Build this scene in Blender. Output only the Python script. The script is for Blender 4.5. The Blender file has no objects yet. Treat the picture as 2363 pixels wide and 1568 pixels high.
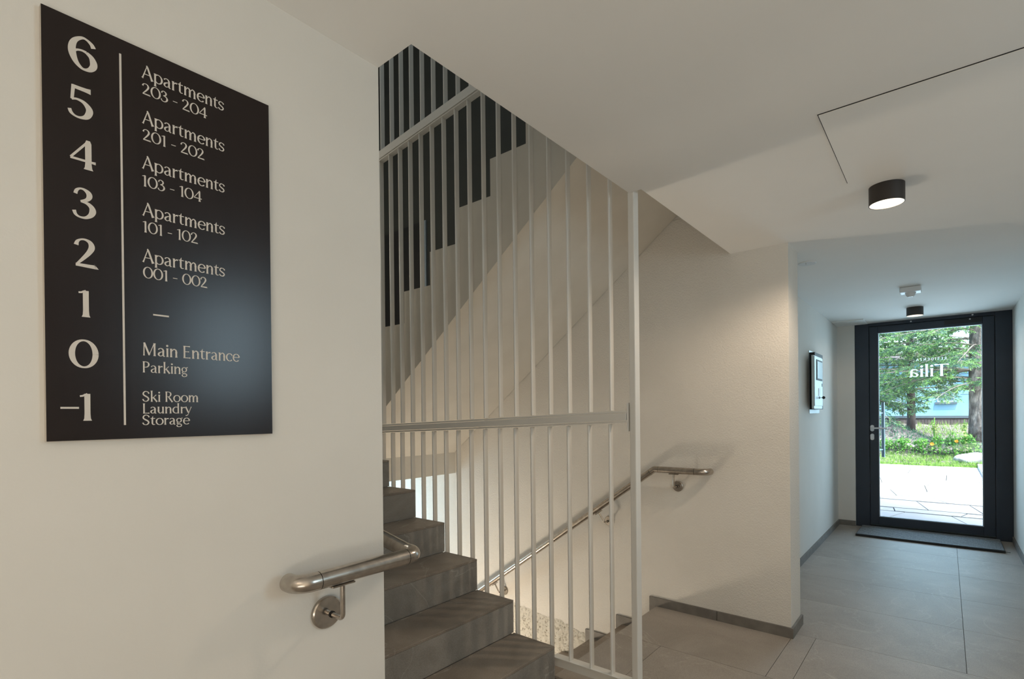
import bpy, bmesh, math, random
from mathutils import Vector, Matrix, noise
random.seed(7)
S = bpy.context.scene
COL = S.collection
R = math.radians

# ------------------------------------------------------------------ camera, world, sun, lights, exposure
EYE = Vector((0.0, 0.0, 1.3))
yaw, pitch, roll = R(39.739), R(-0.2), R(-0.592)
fwd = Vector((math.cos(yaw)*math.cos(pitch), math.sin(yaw)*math.cos(pitch), math.sin(pitch)))
r0 = Vector((math.sin(yaw), -math.cos(yaw), 0)); u0 = r0.cross(fwd)
rt = r0*math.cos(roll)+u0*math.sin(roll); up = -r0*math.sin(roll)+u0*math.cos(roll)
cam_d = bpy.data.cameras.new('camera'); cam = bpy.data.objects.new('camera', cam_d); COL.objects.link(cam)
cam.matrix_world = Matrix(((rt.x, up.x, -fwd.x, EYE.x), (rt.y, up.y, -fwd.y, EYE.y), (rt.z, up.z, -fwd.z, EYE.z), (0, 0, 0, 1)))
cam_d.sensor_width = 36; cam_d.lens = 36*1203.87/2363
cam_d.shift_x = 0.0; cam_d.shift_y = 176.515/2363
cam_d.clip_start = 0.02; cam_d.clip_end = 300
S.camera = cam

S.view_settings.view_transform = 'Standard'; S.view_settings.look = 'None'
S.view_settings.exposure = 0.18; S.view_settings.gamma = 1.0; S.view_settings.use_curve_mapping = False
S.cycles.use_denoising = True
S.cycles.max_bounces = 10; S.cycles.diffuse_bounces = 6; S.cycles.glossy_bounces = 4
S.cycles.transparent_max_bounces = 16; S.cycles.sample_clamp_indirect = 6
S.cycles.caustics_reflective = False; S.cycles.caustics_refractive = False

W = bpy.data.worlds.new('sky'); S.world = W; W.use_nodes = True
nt = W.node_tree; bg = nt.nodes['Background']
sky = nt.nodes.new('ShaderNodeTexSky'); sky.sky_type = 'NISHITA'; sky.sun_disc = False
sky.sun_elevation = R(52); sky.sun_rotation = R(200); sky.dust_density = 3.0; sky.air_density = 1.0
nt.links.new(sky.outputs[0], bg.inputs[0]); bg.inputs[1].default_value = 0.7

def light(name, kind, loc, energy, color, **k):
    d = bpy.data.lights.new(name, kind); d.energy = energy; d.color = color
    o = bpy.data.objects.new(name, d); COL.objects.link(o); o.location = loc
    if 'aim' in k:
        v = Vector(k['aim'])-Vector(loc); o.rotation_euler = v.to_track_quat('-Z', 'Y').to_euler()
    if kind == 'AREA':
        d.shape = 'RECTANGLE'; d.size = k['size'][0]; d.size_y = k['size'][1]
    if kind == 'SPOT':
        d.spot_size = R(k.get('angle', 150)); d.spot_blend = k.get('blend', .6); d.shadow_soft_size = k.get('soft', .05)
    if kind == 'POINT': d.shadow_soft_size = k.get('soft', .05)
    if kind == 'SUN': d.angle = R(k.get('angle', .6))
    return o
light('sun', 'SUN', (9, -6, 12), 6.5, (1, .96, .90), aim=(9+5.0, 3.0-6, 0), angle=.6)
WARM = (1.0, .80, .60)
# daylight at the glazed door (portal for the sky), assumed daylight upstairs and in the basement
p = light('door_daylight_portal', 'AREA', (7.2, .14, 1.15), 1, (1, 1, 1), aim=(5, .14, 1.15), size=(.86, 2.0)); p.data.cycles.is_portal = True
light('entrance_daylight', 'AREA', (7.35, .14, 1.25), 22, (.54, .80, 1.0), aim=(5, .14, 1.15), size=(.84, 1.9))
light('upstairs_assumed_daylight', 'AREA', (1.45, 1.9, 5.6), 9, (.70, .90, 1.0), aim=(2.2, 3.0, 2.0), size=(1.0, 1.0))  # assumed from the bluish upper bars, no window is built here
light('basement_assumed_daylight', 'AREA', (2.7, 4.35, .1), 9, (.50, .80, 1.0), aim=(3.3, 4.05, .25), size=(.5, .8))  # assumed from the blue-lit wall under the landing, no window is built
light('basement_fill_light', 'POINT', (2.3, 3.0, -.8), 42, (1, .85, .66), soft=.1)  # added warm fill that brightens the soffit and lower wall
# assumed lobby window light and added fill areas behind and beside the camera
light('lobby_fill_down', 'AREA', (-1.7, -.5, 2.2), 3, (1, .80, .60), aim=(-1.7, -.5, 0), size=(1.6, 1.2))  # added soft fill from overhead, not an actual fixture
light('lobby_assumed_window', 'AREA', (1.75, -1.95, 1.85), 11, (.62, .86, 1), aim=(1.75, 2, 1.6), size=(.5, .75))  # assumed window opposite the sign, inferred from the blue glow on its plate
light('lobby_fill_wall', 'AREA', (-1.2, -1.98, 1.15), 7, (1, .80, .58), aim=(-1.2, 2, 1.15), size=(2.8, 1.9))  # added warm fill area, no wall lamps known here
light('lobby_fill_up', 'AREA', (-1.2, -.7, .5), 23, (1, .95, .83), aim=(-1.0, -.5, 3), size=(1.2, 1.2))  # added upward fill to brighten the ceiling, no uplighter stands here
light('landing_fill_light', 'POINT', (1.5, 3.9, 2.7), 12, (1, .90, .74), soft=.12)  # added warm fill for the stairwell walls, the landing has no fixture

# ------------------------------------------------------------------ materials
def new_mat(name):
    m = bpy.data.materials.new(name); m.use_nodes = True
    return m, m.node_tree, m.node_tree.nodes['Principled BSDF']
def c4(c): return (c[0], c[1], c[2], 1)
def mat(name, a, b=None, scale=6, rough=.6, metal=0, bump=0, bscale=200, stretch=(1, 1, 1), detail=6, spec=.5, lo=.35, hi=.65, bdist=.002):
    m, t, bs = new_mat(name)
    bs.inputs['Roughness'].default_value = rough; bs.inputs['Metallic'].default_value = metal
    bs.inputs['Specular IOR Level'].default_value = spec
    tc = t.nodes.new('ShaderNodeTexCoord'); mp = t.nodes.new('ShaderNodeMapping'); mp.inputs['Scale'].default_value = stretch
    t.links.new(tc.outputs['Object'], mp.inputs['Vector'])
    n = t.nodes.new('ShaderNodeTexNoise'); n.inputs['Scale'].default_value = scale; n.inputs['Detail'].default_value = detail
    t.links.new(mp.outputs[0], n.inputs['Vector'])
    r = t.nodes.new('ShaderNodeValToRGB'); r.color_ramp.elements[0].position = lo; r.color_ramp.elements[1].position = hi
    r.color_ramp.elements[0].color = c4(a); r.color_ramp.elements[1].color = c4(b or a)
    t.links.new(n.outputs[0], r.inputs[0]); t.links.new(r.outputs[0], bs.inputs['Base Color'])
    if bump:
        n2 = t.nodes.new('ShaderNodeTexNoise'); n2.inputs['Scale'].default_value = bscale; n2.inputs['Detail'].default_value = 3
        t.links.new(mp.outputs[0], n2.inputs['Vector'])
        bm_ = t.nodes.new('ShaderNodeBump'); bm_.inputs['Strength'].default_value = bump; bm_.inputs['Distance'].default_value = bdist
        t.links.new(n2.outputs[0], bm_.inputs['Height']); t.links.new(bm_.outputs[0], bs.inputs['Normal'])
    return m
M = {}
M['wall'] = mat('white wall paint', (.72, .70, .66), (.75, .73, .69), 2.5, .85, bump=.12, bscale=260)
M['stucco'] = mat('fine grain plaster', (.70, .67, .62), (.74, .71, .66), 2.5, .9, bump=.8, bscale=130, bdist=.004)
M['ceiling'] = mat('white ceiling paint', (.85, .84, .82), (.87, .86, .84), 2, .9)
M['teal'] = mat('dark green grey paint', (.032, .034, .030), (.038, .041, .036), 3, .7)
M['black_door'] = mat('black door leaf', (.004, .004, .004), (.006, .005, .005), 3, .45)
M['concrete'] = mat('pale painted concrete', (.63, .60, .54), (.67, .64, .58), 4, .85, bump=.1, bscale=120)
M['basement'] = mat('basement wall paint', (.74, .74, .73), (.77, .77, .76), 4, .85)
M['skirting'] = mat('grey stone skirting', (.15, .135, .12), (.20, .185, .165), 14, .55)
M['rail'] = mat('pale powder coated steel', (.74, .725, .69), (.76, .745, .71), 3, .38)
M['steel'] = mat('brushed stainless steel', (.42, .38, .34), (.56, .51, .455), 40, .25, metal=1, stretch=(1, 1, 1))
M['groove'] = mat('dark groove', (.01, .01, .01), None, 1, .8)
M['sign'] = mat('black sign plate', (.010, .005, .0045), (.014, .008, .0075), 90, .24, stretch=(1, 1, .02), spec=.38)
M['sign_edge'] = mat('pale sign edge', (.55, .50, .44), None, 2, .5)
M['print'] = mat('off white print', (.66, .62, .57), None, 2, .6)

M['frame'] = mat('anthracite aluminium', (.018, .028, .044), (.022, .034, .053), 3, .42, spec=.5)  # blue reflections on the frame are mixed into this base colour
M['frame_dark'] = mat('black aluminium', (.008, .009, .011), None, 3, .45)
M['bead'] = mat('silver glazing bead', (.35, .42, .48), None, 3, .35, metal=.6)
M['lamp_body'] = mat('matt dark brown lamp housing', (.030, .024, .021), (.036, .03, .026), 3, .5)
M['lamp_in'] = mat('white lamp inside', (.85, .80, .70), None, 3, .5)
M['white_plastic'] = mat('white plastic', (.74, .75, .76), None, 3, .45)
M['mat_strip'] = mat('grey ribbed carpet strip', (.16, .17, .18), (.34, .35, .36), 120, .9, bump=.6, bscale=300)
M['rubber'] = mat('black rubber', (.008, .008, .009), None, 3, .6)
M['box'] = mat('satin steel box', (.46, .52, .55), (.52, .58, .60), 8, .4, metal=.35)
M['screen'] = mat('grey display pane', (.40, .48, .52), (.46, .54, .58), 10, .2)
M['bark'] = mat('grey brown bark', (.10, .085, .08), (.34, .31, .29), 9, .95, bump=1, bscale=14, stretch=(1, 1, .45), bdist=.03)
M['bark_dark'] = mat('dark smooth bark', (.07, .06, .06), (.11, .10, .10), 9, .95, bump=.6, bscale=14, stretch=(1, 1, .3), bdist=.02)
M['twig'] = mat('grey twig', (.16, .14, .12), (.38, .35, .31), 3, .9)
M['needle'] = mat('fresh green needles', (.10, .24, .09), (.34, .60, .20), 2.2, .7)
M['needle_dark'] = mat('blue green needles', (.06, .15, .10), (.16, .32, .19), 2.2, .7)
M['leaf'] = mat('bright green leaves', (.06, .24, .035), (.22, .52, .09), 5, .6)
M['leaf_pale'] = mat('pale yellow green leaves', (.35, .46, .12), (.50, .56, .20), 5, .6)
M['grass'] = mat('sunlit grass', (.12, .28, .04), (.30, .50, .10), 8, .7)
M['petal'] = mat('orange petals', (.85, .32, .03), None, 5, .6)
M['petal_white'] = mat('white petals', (.8, .8, .78), None, 5, .6)
M['soil'] = mat('gravelly garden soil', (.11, .10, .085), (.40, .34, .33), 16, .95, bump=1, bscale=22, bdist=.05, detail=10)
M['boulder'] = mat('pale lichened boulder', (.28, .29, .28), (.68, .70, .68), 6, .9, bump=.8, bscale=12, bdist=.02)
M['paving'] = mat('pale natural stone paving', (.52, .52, .50), (.62, .61, .58), 1.6, .85, bump=.3, bscale=20)
M['joint'] = mat('dark paving joint', (.05, .055, .055), None, 5, .95)
M['house'] = mat('pale blue render', (.20, .43, .55), (.24, .47, .59), 2, .85)  # tree shade is put into this darker base colour
M['house_trim'] = mat('pale window trim', (.42, .58, .64), None, 2, .7)
M['pane_dark'] = mat('grey blue window pane', (.12, .20, .26), (.16, .25, .32), 1, .2)
M['fence'] = mat('grey brown fence', (.10, .085, .085), (.14, .12, .12), 4, .8)
M['fence_cap'] = mat('blue grey fence cap', (.10, .14, .17), None, 4, .7)
M['facade'] = mat('pale facade render', (.55, .56, .56), None, 2, .85)

def stone(name, a, b, vein, rough, sc=1.6, veins=.5):
    """large format stone tile: cloudy colour, fine grain, thin pale veins, every tile offset by its object position"""
    m, t, bs = new_mat(name); N = t.nodes.new; L = t.links.new
    bs.inputs['Roughness'].default_value = rough
    g = N('ShaderNodeNewGeometry'); oi = N('ShaderNodeObjectInfo')
    mul = N('ShaderNodeVectorMath'); mul.operation = 'SCALE'; mul.inputs['Scale'].default_value = 3.7
    cmb = N('ShaderNodeCombineXYZ')
    L(oi.outputs['Random'], cmb.inputs[0]); L(oi.outputs['Random'], cmb.inputs[2]); L(cmb.outputs[0], mul.inputs[0])
    add = N('ShaderNodeVectorMath'); add.operation = 'ADD'; L(g.outputs['Position'], add.inputs[0]); L(mul.outputs[0], add.inputs[1])
    n1 = N('ShaderNodeTexNoise'); n1.inputs['Scale'].default_value = sc; n1.inputs['Detail'].default_value = 9; n1.inputs['Roughness'].default_value = .62; n1.inputs['Distortion'].default_value = .8
    L(add.outputs[0], n1.inputs['Vector'])
    r1 = N('ShaderNodeValToRGB'); r1.color_ramp.elements[0].position = .33; r1.color_ramp.elements[1].position = .68
    r1.color_ramp.elements[0].color = c4(a); r1.color_ramp.elements[1].color = c4(b); L(n1.outputs[0], r1.inputs[0])
    n3 = N('ShaderNodeTexNoise'); n3.inputs['Scale'].default_value = 240; n3.inputs['Detail'].default_value = 2; L(add.outputs[0], n3.inputs['Vector'])
    mx0 = N('ShaderNodeMixRGB'); mx0.blend_type = 'OVERLAY'; mx0.inputs[0].default_value = .35; L(r1.outputs[0], mx0.inputs[1]); L(n3.outputs[0], mx0.inputs[2])
    n2 = N('ShaderNodeTexNoise'); n2.inputs['Scale'].default_value = 1.3; n2.inputs['Detail'].default_value = 5; n2.inputs['Distortion'].default_value = 1.6
    L(add.outputs[0], n2.inputs['Vector'])
    s = N('ShaderNodeMath'); s.operation = 'SUBTRACT'; s.inputs[1].default_value = .5; L(n2.outputs[0], s.inputs[0])
    ab = N('ShaderNodeMath'); ab.operation = 'ABSOLUTE'; L(s.outputs[0], ab.inputs[0])
    r2 = N('ShaderNodeValToRGB'); r2.color_ramp.elements[0].position = 0; r2.color_ramp.elements[1].position = .006
    r2.color_ramp.elements[0].color = (veins, veins, veins, 1); r2.color_ramp.elements[1].color = (0, 0, 0, 1); L(ab.outputs[0], r2.inputs[0])
    mx = N('ShaderNodeMixRGB'); L(r2.outputs[0], mx.inputs[0]); L(mx0.outputs[0], mx.inputs[1]); mx.inputs[2].default_value = c4(vein)
    L(mx.outputs[0], bs.inputs['Base Color'])
    b_ = N('ShaderNodeBump'); b_.inputs['Strength'].default_value = .15; b_.inputs['Distance'].default_value = .002; L(n3.outputs[0], b_.inputs['Height']); L(b_.outputs[0], bs.inputs['Normal'])
    return m
M['tile'] = stone('grey brown floor tile', (.30, .262, .225), (.40, .355, .31), (.52, .47, .41), .55, 1.6, .35)
M['step'] = stone('dark grey brown step tile', (.19, .155, .125), (.30, .25, .205), (.50, .45, .39), .5, 3.0, .4)
M['riser'] = stone('dark grey riser tile', (.20, .18, .16), (.31, .285, .255), (.50, .46, .41), .6, 4.0, .4)

def glass_mat(name):
    m = bpy.data.materials.new(name); m.use_nodes = True; t = m.node_tree; t.nodes.clear(); N = t.nodes.new
    o = N('ShaderNodeOutputMaterial'); tr = N('ShaderNodeBsdfTransparent'); tr.inputs[0].default_value = (.93, .98, .98, 1)
    gl = N('ShaderNodeBsdfGlossy'); gl.inputs['Roughness'].default_value = .02; fr = N('ShaderNodeFresnel'); fr.inputs[0].default_value = 1.3
    mx = N('ShaderNodeMixShader'); t.links.new(fr.outputs[0], mx.inputs[0]); t.links.new(tr.outputs[0], mx.inputs[1]); t.links.new(gl.outputs[0], mx.inputs[2]); t.links.new(mx.outputs[0], o.inputs[0])
    return m
def film(name, c):
    m = bpy.data.materials.new(name); m.use_nodes = True; t = m.node_tree; t.nodes.clear(); N = t.nodes.new
    o = N('ShaderNodeOutputMaterial'); a = N('ShaderNodeBsdfTranslucent'); b = N('ShaderNodeBsdfDiffuse'); a.inputs[0].default_value = c4(c); b.inputs[0].default_value = c4(c)
    mx = N('ShaderNodeMixShader'); mx.inputs[0].default_value = .3
    t.links.new(a.outputs[0], mx.inputs[1]); t.links.new(b.outputs[0], mx.inputs[2]); t.links.new(mx.outputs[0], o.inputs[0]); return m
M['glass_print'] = film('white glass print', (.92, .95, .97))
M['glass'] = glass_mat('clear door glass')
def emit(name, c, s):
    m = bpy.data.materials.new(name); m.use_nodes = True; t = m.node_tree; t.nodes.clear()
    o = t.nodes.new('ShaderNodeOutputMaterial'); e = t.nodes.new('ShaderNodeEmission'); e.inputs[0].default_value = c4(c); e.inputs[1].default_value = s
    t.links.new(e.outputs[0], o.inputs[0]); return m
M['lamp_glow'] = emit('warm lamp diffuser', (1, .88, .70), 9.0)
def rough_mat():
    m, t, bs = new_mat('crumbly white plaster'); N = t.nodes.new; L = t.links.new; bs.inputs['Roughness'].default_value = .95
    g = N('ShaderNodeNewGeometry'); v = N('ShaderNodeTexNoise'); v.inputs['Scale'].default_value = 55; v.inputs['Detail'].default_value = 8; v.inputs['Roughness'].default_value = .7; L(g.outputs['Position'], v.inputs['Vector'])
    r = N('ShaderNodeValToRGB'); e = r.color_ramp.elements; e[0].position = .36; e[0].color = (.22, .19, .14, 1); e[1].position = .47; e[1].color = (.66, .63, .56, 1)
    L(v.outputs[0], r.inputs[0]); L(r.outputs[0], bs.inputs['Base Color'])
    b = N('ShaderNodeBump'); b.inputs['Strength'].default_value = .9; b.inputs['Distance'].default_value = .01; L(v.outputs[0], b.inputs['Height']); L(b.outputs[0], bs.inputs['Normal'])
    return m
M['rough'] = rough_mat()

# ------------------------------------------------------------------ builders
def link(name, me, m, parent=None, smooth=False):
    me.materials.append(m)
    if smooth: me.polygons.foreach_set('use_smooth', [True]*len(me.polygons))
    o = bpy.data.objects.new(name, me); COL.objects.link(o)
    if parent: o.parent = parent
    return o
def bm_obj(name, bm, m, parent=None, smooth=False):
    me = bpy.data.meshes.new(name); bm.normal_update(); bm.to_mesh(me); bm.free(); return link(name, me, m, parent, smooth)
def add_box(bm, a, b):
    x0, y0, z0 = [min(p, q) for p, q in zip(a, b)]; x1, y1, z1 = [max(p, q) for p, q in zip(a, b)]
    v = [bm.verts.new(p) for p in ((x0, y0, z0), (x1, y0, z0), (x1, y1, z0), (x0, y1, z0), (x0, y0, z1), (x1, y0, z1), (x1, y1, z1), (x0, y1, z1))]
    for f in ((0, 3, 2, 1), (4, 5, 6, 7), (0, 1, 5, 4), (1, 2, 6, 5), (2, 3, 7, 6), (3, 0, 4, 7)): bm.faces.new([v[i] for i in f])
    return v
def bevel(bm, w, seg=2):
    bmesh.ops.bevel(bm, geom=list(bm.edges), offset=w, segments=seg, affect='EDGES', profile=.6)
def box(name, a, b, m, parent=None, bev=0, seg=2):
    bm = bmesh.new(); add_box(bm, a, b)
    if bev: bevel(bm, bev, seg)
    return bm_obj(name, bm, m, parent)
def prism(name, poly, axis, lo, hi, m, parent=None, bev=0):
    """extrude a polygon: axis 0 -> poly is (y,z); axis 1 -> (x,z); axis 2 -> (x,y)"""
    bm = bmesh.new()
    def P(p, t): return (t, p[0], p[1]) if axis == 0 else (p[0], t, p[1]) if axis == 1 else (p[0], p[1], t)
    A = [bm.verts.new(P(p, lo)) for p in poly]; B = [bm.verts.new(P(p, hi)) for p in poly]
    bm.faces.new(A); bm.faces.new(B[::-1]); n = len(poly)
    for i in range(n): bm.faces.new((A[i], A[(i+1) % n], B[(i+1) % n], B[i]))
    bmesh.ops.recalc_face_normals(bm, faces=list(bm.faces))
    if bev: bevel(bm, bev)
    return bm_obj(name, bm, m, parent)
def add_tube(bm, pts, rad, seg=16, cap=True):
    pts = [Vector(p) for p in pts]; rings = []
    rads = rad if isinstance(rad, (list, tuple)) else [rad]*len(pts)
    t0 = (pts[1]-pts[0]).normalized(); nrm = t0.orthogonal().normalized()
    for i, p in enumerate(pts):
        t = ((pts[min(i+1, len(pts)-1)]-p).normalized()+(p-pts[max(i-1, 0)]).normalized()).normalized()
        nrm = (nrm-t*nrm.dot(t)).normalized(); bi = t.cross(nrm)
        rings.append([bm.verts.new(p+(nrm*math.cos(2*math.pi*k/seg)+bi*math.sin(2*math.pi*k/seg))*rads[i]) for k in range(seg)])
    for a, b in zip(rings, rings[1:]):
        for k in range(seg): bm.faces.new((a[k], a[(k+1) % seg], b[(k+1) % seg], b[k]))
    if cap:
        bm.faces.new(rings[0][::-1]); bm.faces.new(rings[-1])
def tube(name, pts, rad, m, parent=None, seg=20, smooth=True):
    bm = bmesh.new(); add_tube(bm, pts, rad, seg); o = bm_obj(name, bm, m, parent, smooth)
    if smooth: sharp(o)
    return o
def sharp(o, ang=40):
    me = o.data; bm = bmesh.new(); bm.from_mesh(me)
    for e in bm.edges:
        if len(e.link_faces) == 2 and e.calc_face_angle(0) > R(ang): e.smooth = False
    bm.to_mesh(me); bm.free()
def bend(pts, r, n=7):
    """round the corners of a polyline with radius r"""
    pts = [Vector(p) for p in pts]; out = [pts[0]]
    for a, b, c in zip(pts, pts[1:], pts[2:]):
        u = (a-b).normalized(); v = (c-b).normalized(); ang = u.angle(v); d = r/math.tan(ang/2)
        s = b+u*d; e = b+v*d
        cen = b+(u+v).normalized()*(r/math.sin(ang/2)); q0 = s-cen; q1 = e-cen; tot = q0.angle(q1)
        for i in range(n+1):
            k = i/n; out.append(cen+(q0*math.sin((1-k)*tot)+q1*math.sin(k*tot))/math.sin(tot))
    out.append(pts[-1]); return out
def lathe(name, prof, cen, axis, m, parent=None, seg=32):
    """revolve (radius, height) along axis from cen"""
    bm = bmesh.new(); ax = Vector(axis).normalized(); u = ax.orthogonal().normalized(); v = ax.cross(u); cen = Vector(cen); rings = []
    for r_, h in prof:
        if r_ < 1e-6: rings.append([bm.verts.new(cen+ax*h)])
        else: rings.append([bm.verts.new(cen+ax*h+(u*math.cos(2*math.pi*k/seg)+v*math.sin(2*math.pi*k/seg))*r_) for k in range(seg)])
    for a, b in zip(rings, rings[1:]):
        for k in range(seg):
            k2 = (k+1) % seg
            if len(a) == 1 and len(b) > 1: bm.faces.new((a[0], b[k2], b[k]))
            elif len(b) == 1 and len(a) > 1: bm.faces.new((a[k], a[k2], b[0]))
            elif len(a) > 1: bm.faces.new((a[k], a[k2], b[k2], b[k]))
    bmesh.ops.recalc_face_normals(bm, faces=list(bm.faces))
    o = bm_obj(name, bm, m, parent, True); sharp(o, 30); return o
def thing(name, label, cat, loc=(0, 0, 0), group=None):
    o = bpy.data.objects.new(name, None); o.empty_display_size = .05; COL.objects.link(o); o['label'] = label; o['category'] = cat
    if group: o['group'] = group
    o.location = loc; return o
def place(root):
    """children were built in world coordinates: keep them there under a root that stands elsewhere"""
    inv = Matrix.Translation(-Vector(root.location))
    for c in root.children:
        c.matrix_parent_inverse = inv
def tag(o, label, cat, group=None):
    o['label'] = label; o['category'] = cat
    if group: o['group'] = group
    return o
def struct(o): o['kind'] = 'structure'; return o
def stuff(o): o['kind'] = 'stuff'; return o
def scene_empty(name):
    o = bpy.data.objects.new(name, None); COL.objects.link(o); o['kind'] = 'structure'; return o

# ------------------------------------------------------------------ setting: levels and planes (metres)
H = 2.266                      # hall ceiling
XC, YW = .885, 1.206           # end corner of the wall with the sign
XB, YB, XE = 3.311, .688, 3.558  # stair side wall, its free end
YH, XD = .952, 6.985           # hallway wall, entrance wall
YR = -.504                     # hallway right wall
YF = 4.75                      # far wall of the stairwell

wl = struct(prism('wall_left', [(-3.2, YW), (XC, YW), (XC, YF), (-3.2, YF)], 2, -1.6, 6.0, M['wall']))
struct(box('wall_stair', (XB, YB, -1.6), (XE, YF, H+.29), M['stucco']))
struct(box('wall_stair_upper', (XB, .401, H+.292), (XE, YF, 6.0), M['stucco']))
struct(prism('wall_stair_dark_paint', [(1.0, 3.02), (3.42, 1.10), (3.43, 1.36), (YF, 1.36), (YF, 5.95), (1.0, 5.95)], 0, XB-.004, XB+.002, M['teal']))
struct(box('wall_back', (XC, YF, -1.6), (XE, YF+.2, 6.0), M['basement']))
struct(box('wall_hall', (XE, YH, -.1), (7.2, YH+.2, H+.3), M['wall']))
struct(box('wall_entrance', (XD, .785, -.1), (7.25, YH, H+.3), M['wall']))
struct(prism('wall_right', [(4.4, YR), (7.25, YR), (7.25, YR-.25), (4.65, YR-.25), (4.65, -2.05), (4.4, -2.05)], 2, -.1, H+.3, M['wall']))
struct(box('wall_lobby', (-3.2, -2.25, -.1), (4.65, -2.05, H+.3), M['wall']))
struct(box('wall_lobby_end', (-3.2, -2.05, -.1), (-3.0, YW, H+.3), M['wall']))
ceil_poly = [(-3.2, -2.2), (7.2, -2.2), (7.2, 1.0), (3.5, 1.006), (2.098, 1.006), (2.098, 1.064), (XC, 1.064), (XC, YW+.05), (-3.2, YW+.05)]
ceil = struct(prism('ceiling', ceil_poly, 2, H, H+.29, M['ceiling']))
struct(box('ceiling_stairwell', (XC-.2, .4, 5.9), (XE+.1, YF+.1, 6.1), M['ceiling']))
struct(box('wall_stairwell_front', (XC-.2, .2, H+.292), (XE, .4, 6.0), M['wall']))
struct(box('wall_stairwell_left', (XC-.2, .401, H+.292), (XC, YW-.001, 6.0), M['wall']))
# floor with its tiles
fl = struct(box('floor', (-3.2, -2.2, -.30), (7.2, 1.445, -.012), M['skirting']))
fl.data.materials[0] = M['joint']
def tile(x0, x1, y0, y1, parent=fl, z=0, m='tile', name='floor_tile'):
    g = .0012
    o = box(name, (x0+g, y0+g, z-.011), (x1-g, y1-g, z), M[m], parent); return o
xs = [-3.2, -1.75, -1.1, -.46, .19, .83, 1.47, 2.11, 2.75, 3.39, 4.055, 4.70, 5.355, 6.0, 6.65, 7.03]
for i, (a, b) in enumerate(zip(xs, xs[1:])):
    if a >= 3.3:
        cuts = [-.503, -.073, YH]
    else:
        off = .577 if i % 2 == 0 else -.073
        cuts = [off+1.3*k for k in range(-3, 3)]
        top = YW if b <= .9 else (1.452 if a < 2.1 else 1.502)
        cuts = [-2.05]+[c for c in cuts if -2.0 < c < top-.05]+[top]
    for y0, y1 in zip(cuts, cuts[1:]):
        if a < XC < b and y1 > YW:
            tile(a, b, y0, YW-.001); tile(XC+.001, b, YW, y1)
        elif 2.9 > a > 2.5 or (a < XB < b):
            # tiles that run up to the stair side wall
            if b > XB and y1 > YB:
                tile(a, b, y0, YB); tile(a, XB, YB, y1)
            else: tile(a, b, y0, y1)
        else: tile(a, b, y0, y1)
box('floor_tile', (3.39, -2.05, -.011), (4.4, YR-.002, 0), M['tile'], fl)

# skirting
def skirt(name, a, b, bev=.0): 
    o = box(name, a, b, M['skirting']); return struct(o)
skirt('baseboard_stair', (XB-.013, YB-.013, 0), (XB, 1.10, .058))
skirt('baseboard_stair_end', (XB, YB-.013, 0), (XE+.013, YB, .058))
b2 = skirt('baseboard_stair_far', (XB-.013, 1.103, 0), (XB, 1.55, .058))
skirt('baseboard_hall', (XE, YH-.013, 0), (XD, YH, .058))
skirt('baseboard_entrance', (XD-.013, .785, 0), (XD, YH-.013, .058))
skirt('baseboard_right', (4.4, YR, 0), (XD, YR+.013, .058))
# ------------------------------------------------------------------ stairs
def stair_mesh_poly(y0, z0, run, rise, n, thick, ytop_end):
    p = [(y0, z0)]
    for k in range(n):
        p.append((y0+run*k, z0+rise*(k+1))); p.append((y0+run*(k+1), z0+rise*(k+1)))
    return p
up_st = thing('staircase', 'dark stone stairs climbing behind the wall with the directory sign', 'staircase', (1.47, 1.452, 0))
Y0, RUN, RISE, XS = 1.452, .2545, .1665, 2.05
ztop = lambda k: .0155+RISE*k
poly = [(Y0+.012, -.012)]
for k in range(1, 9):
    poly += [(Y0+RUN*(k-1)+.012, ztop(k)-.013), (Y0+RUN*k+.012, ztop(k)-.013)]
poly += [(Y0+RUN*8+.012, ztop(8)-.22), (Y0+.30, -.012)]
prism('body', poly, 0, XC+.002, XS-.004, M['riser'], up_st)
for k in range(1, 9):
    ya = Y0+RUN*(k-1); zt = ztop(k)
    box('tread', (XC+.002, ya, zt-.012), (XS-.012, ya+RUN-.001, zt), M['step'], up_st, .0012, 1)
    box('tread_edge', (XS-.0115, ya, zt-.012), (XS, ya+RUN-.001, zt-.0003), M['step'], up_st, .0012, 1)
    box('riser', (XC+.002, ya+.0008, ztop(k-1)+.001 if k > 1 else .001), (XS-.001, ya+.011, zt-.0125), M['riser'], up_st)
place(up_st)
# half landing
struct(box('floor_landing', (XC, 3.43, .77), (XB, YF, 1.347), M['concrete']))
struct(box('floor_landing_tile', (XC, 3.48-.19, 1.28), (2.06, 3.43, 1.347), M['step']))
# upper flight, seen from its side and below
uf = thing('upper_staircase', 'pale concrete flight with stepped side rising over the stair wall', 'staircase', (2.7, 3.43, 1.35))
k_ = 2.17/2.15
sc = lambda y, z: (y*k_, 1.3+(z-1.3)*k_)
pts = [(3.43/k_, 1.485)]
for j in range(9):
    pts.append((3.185-.2517*j, 1.485+.2042*j)); pts.append((3.185-.2517*j, 1.485+.2042*(j+1)))
pts.append((.96, pts[-1][1]))
soff = lambda y: 1.356+.775*(2.889-y)
pts.append((.96, soff(.96))); pts.append((3.43/k_, soff(3.43/k_)))
prism('flight', [sc(*p) for p in pts], 0, 2.17, XB-.005, M['concrete'], uf)
place(uf)
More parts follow.
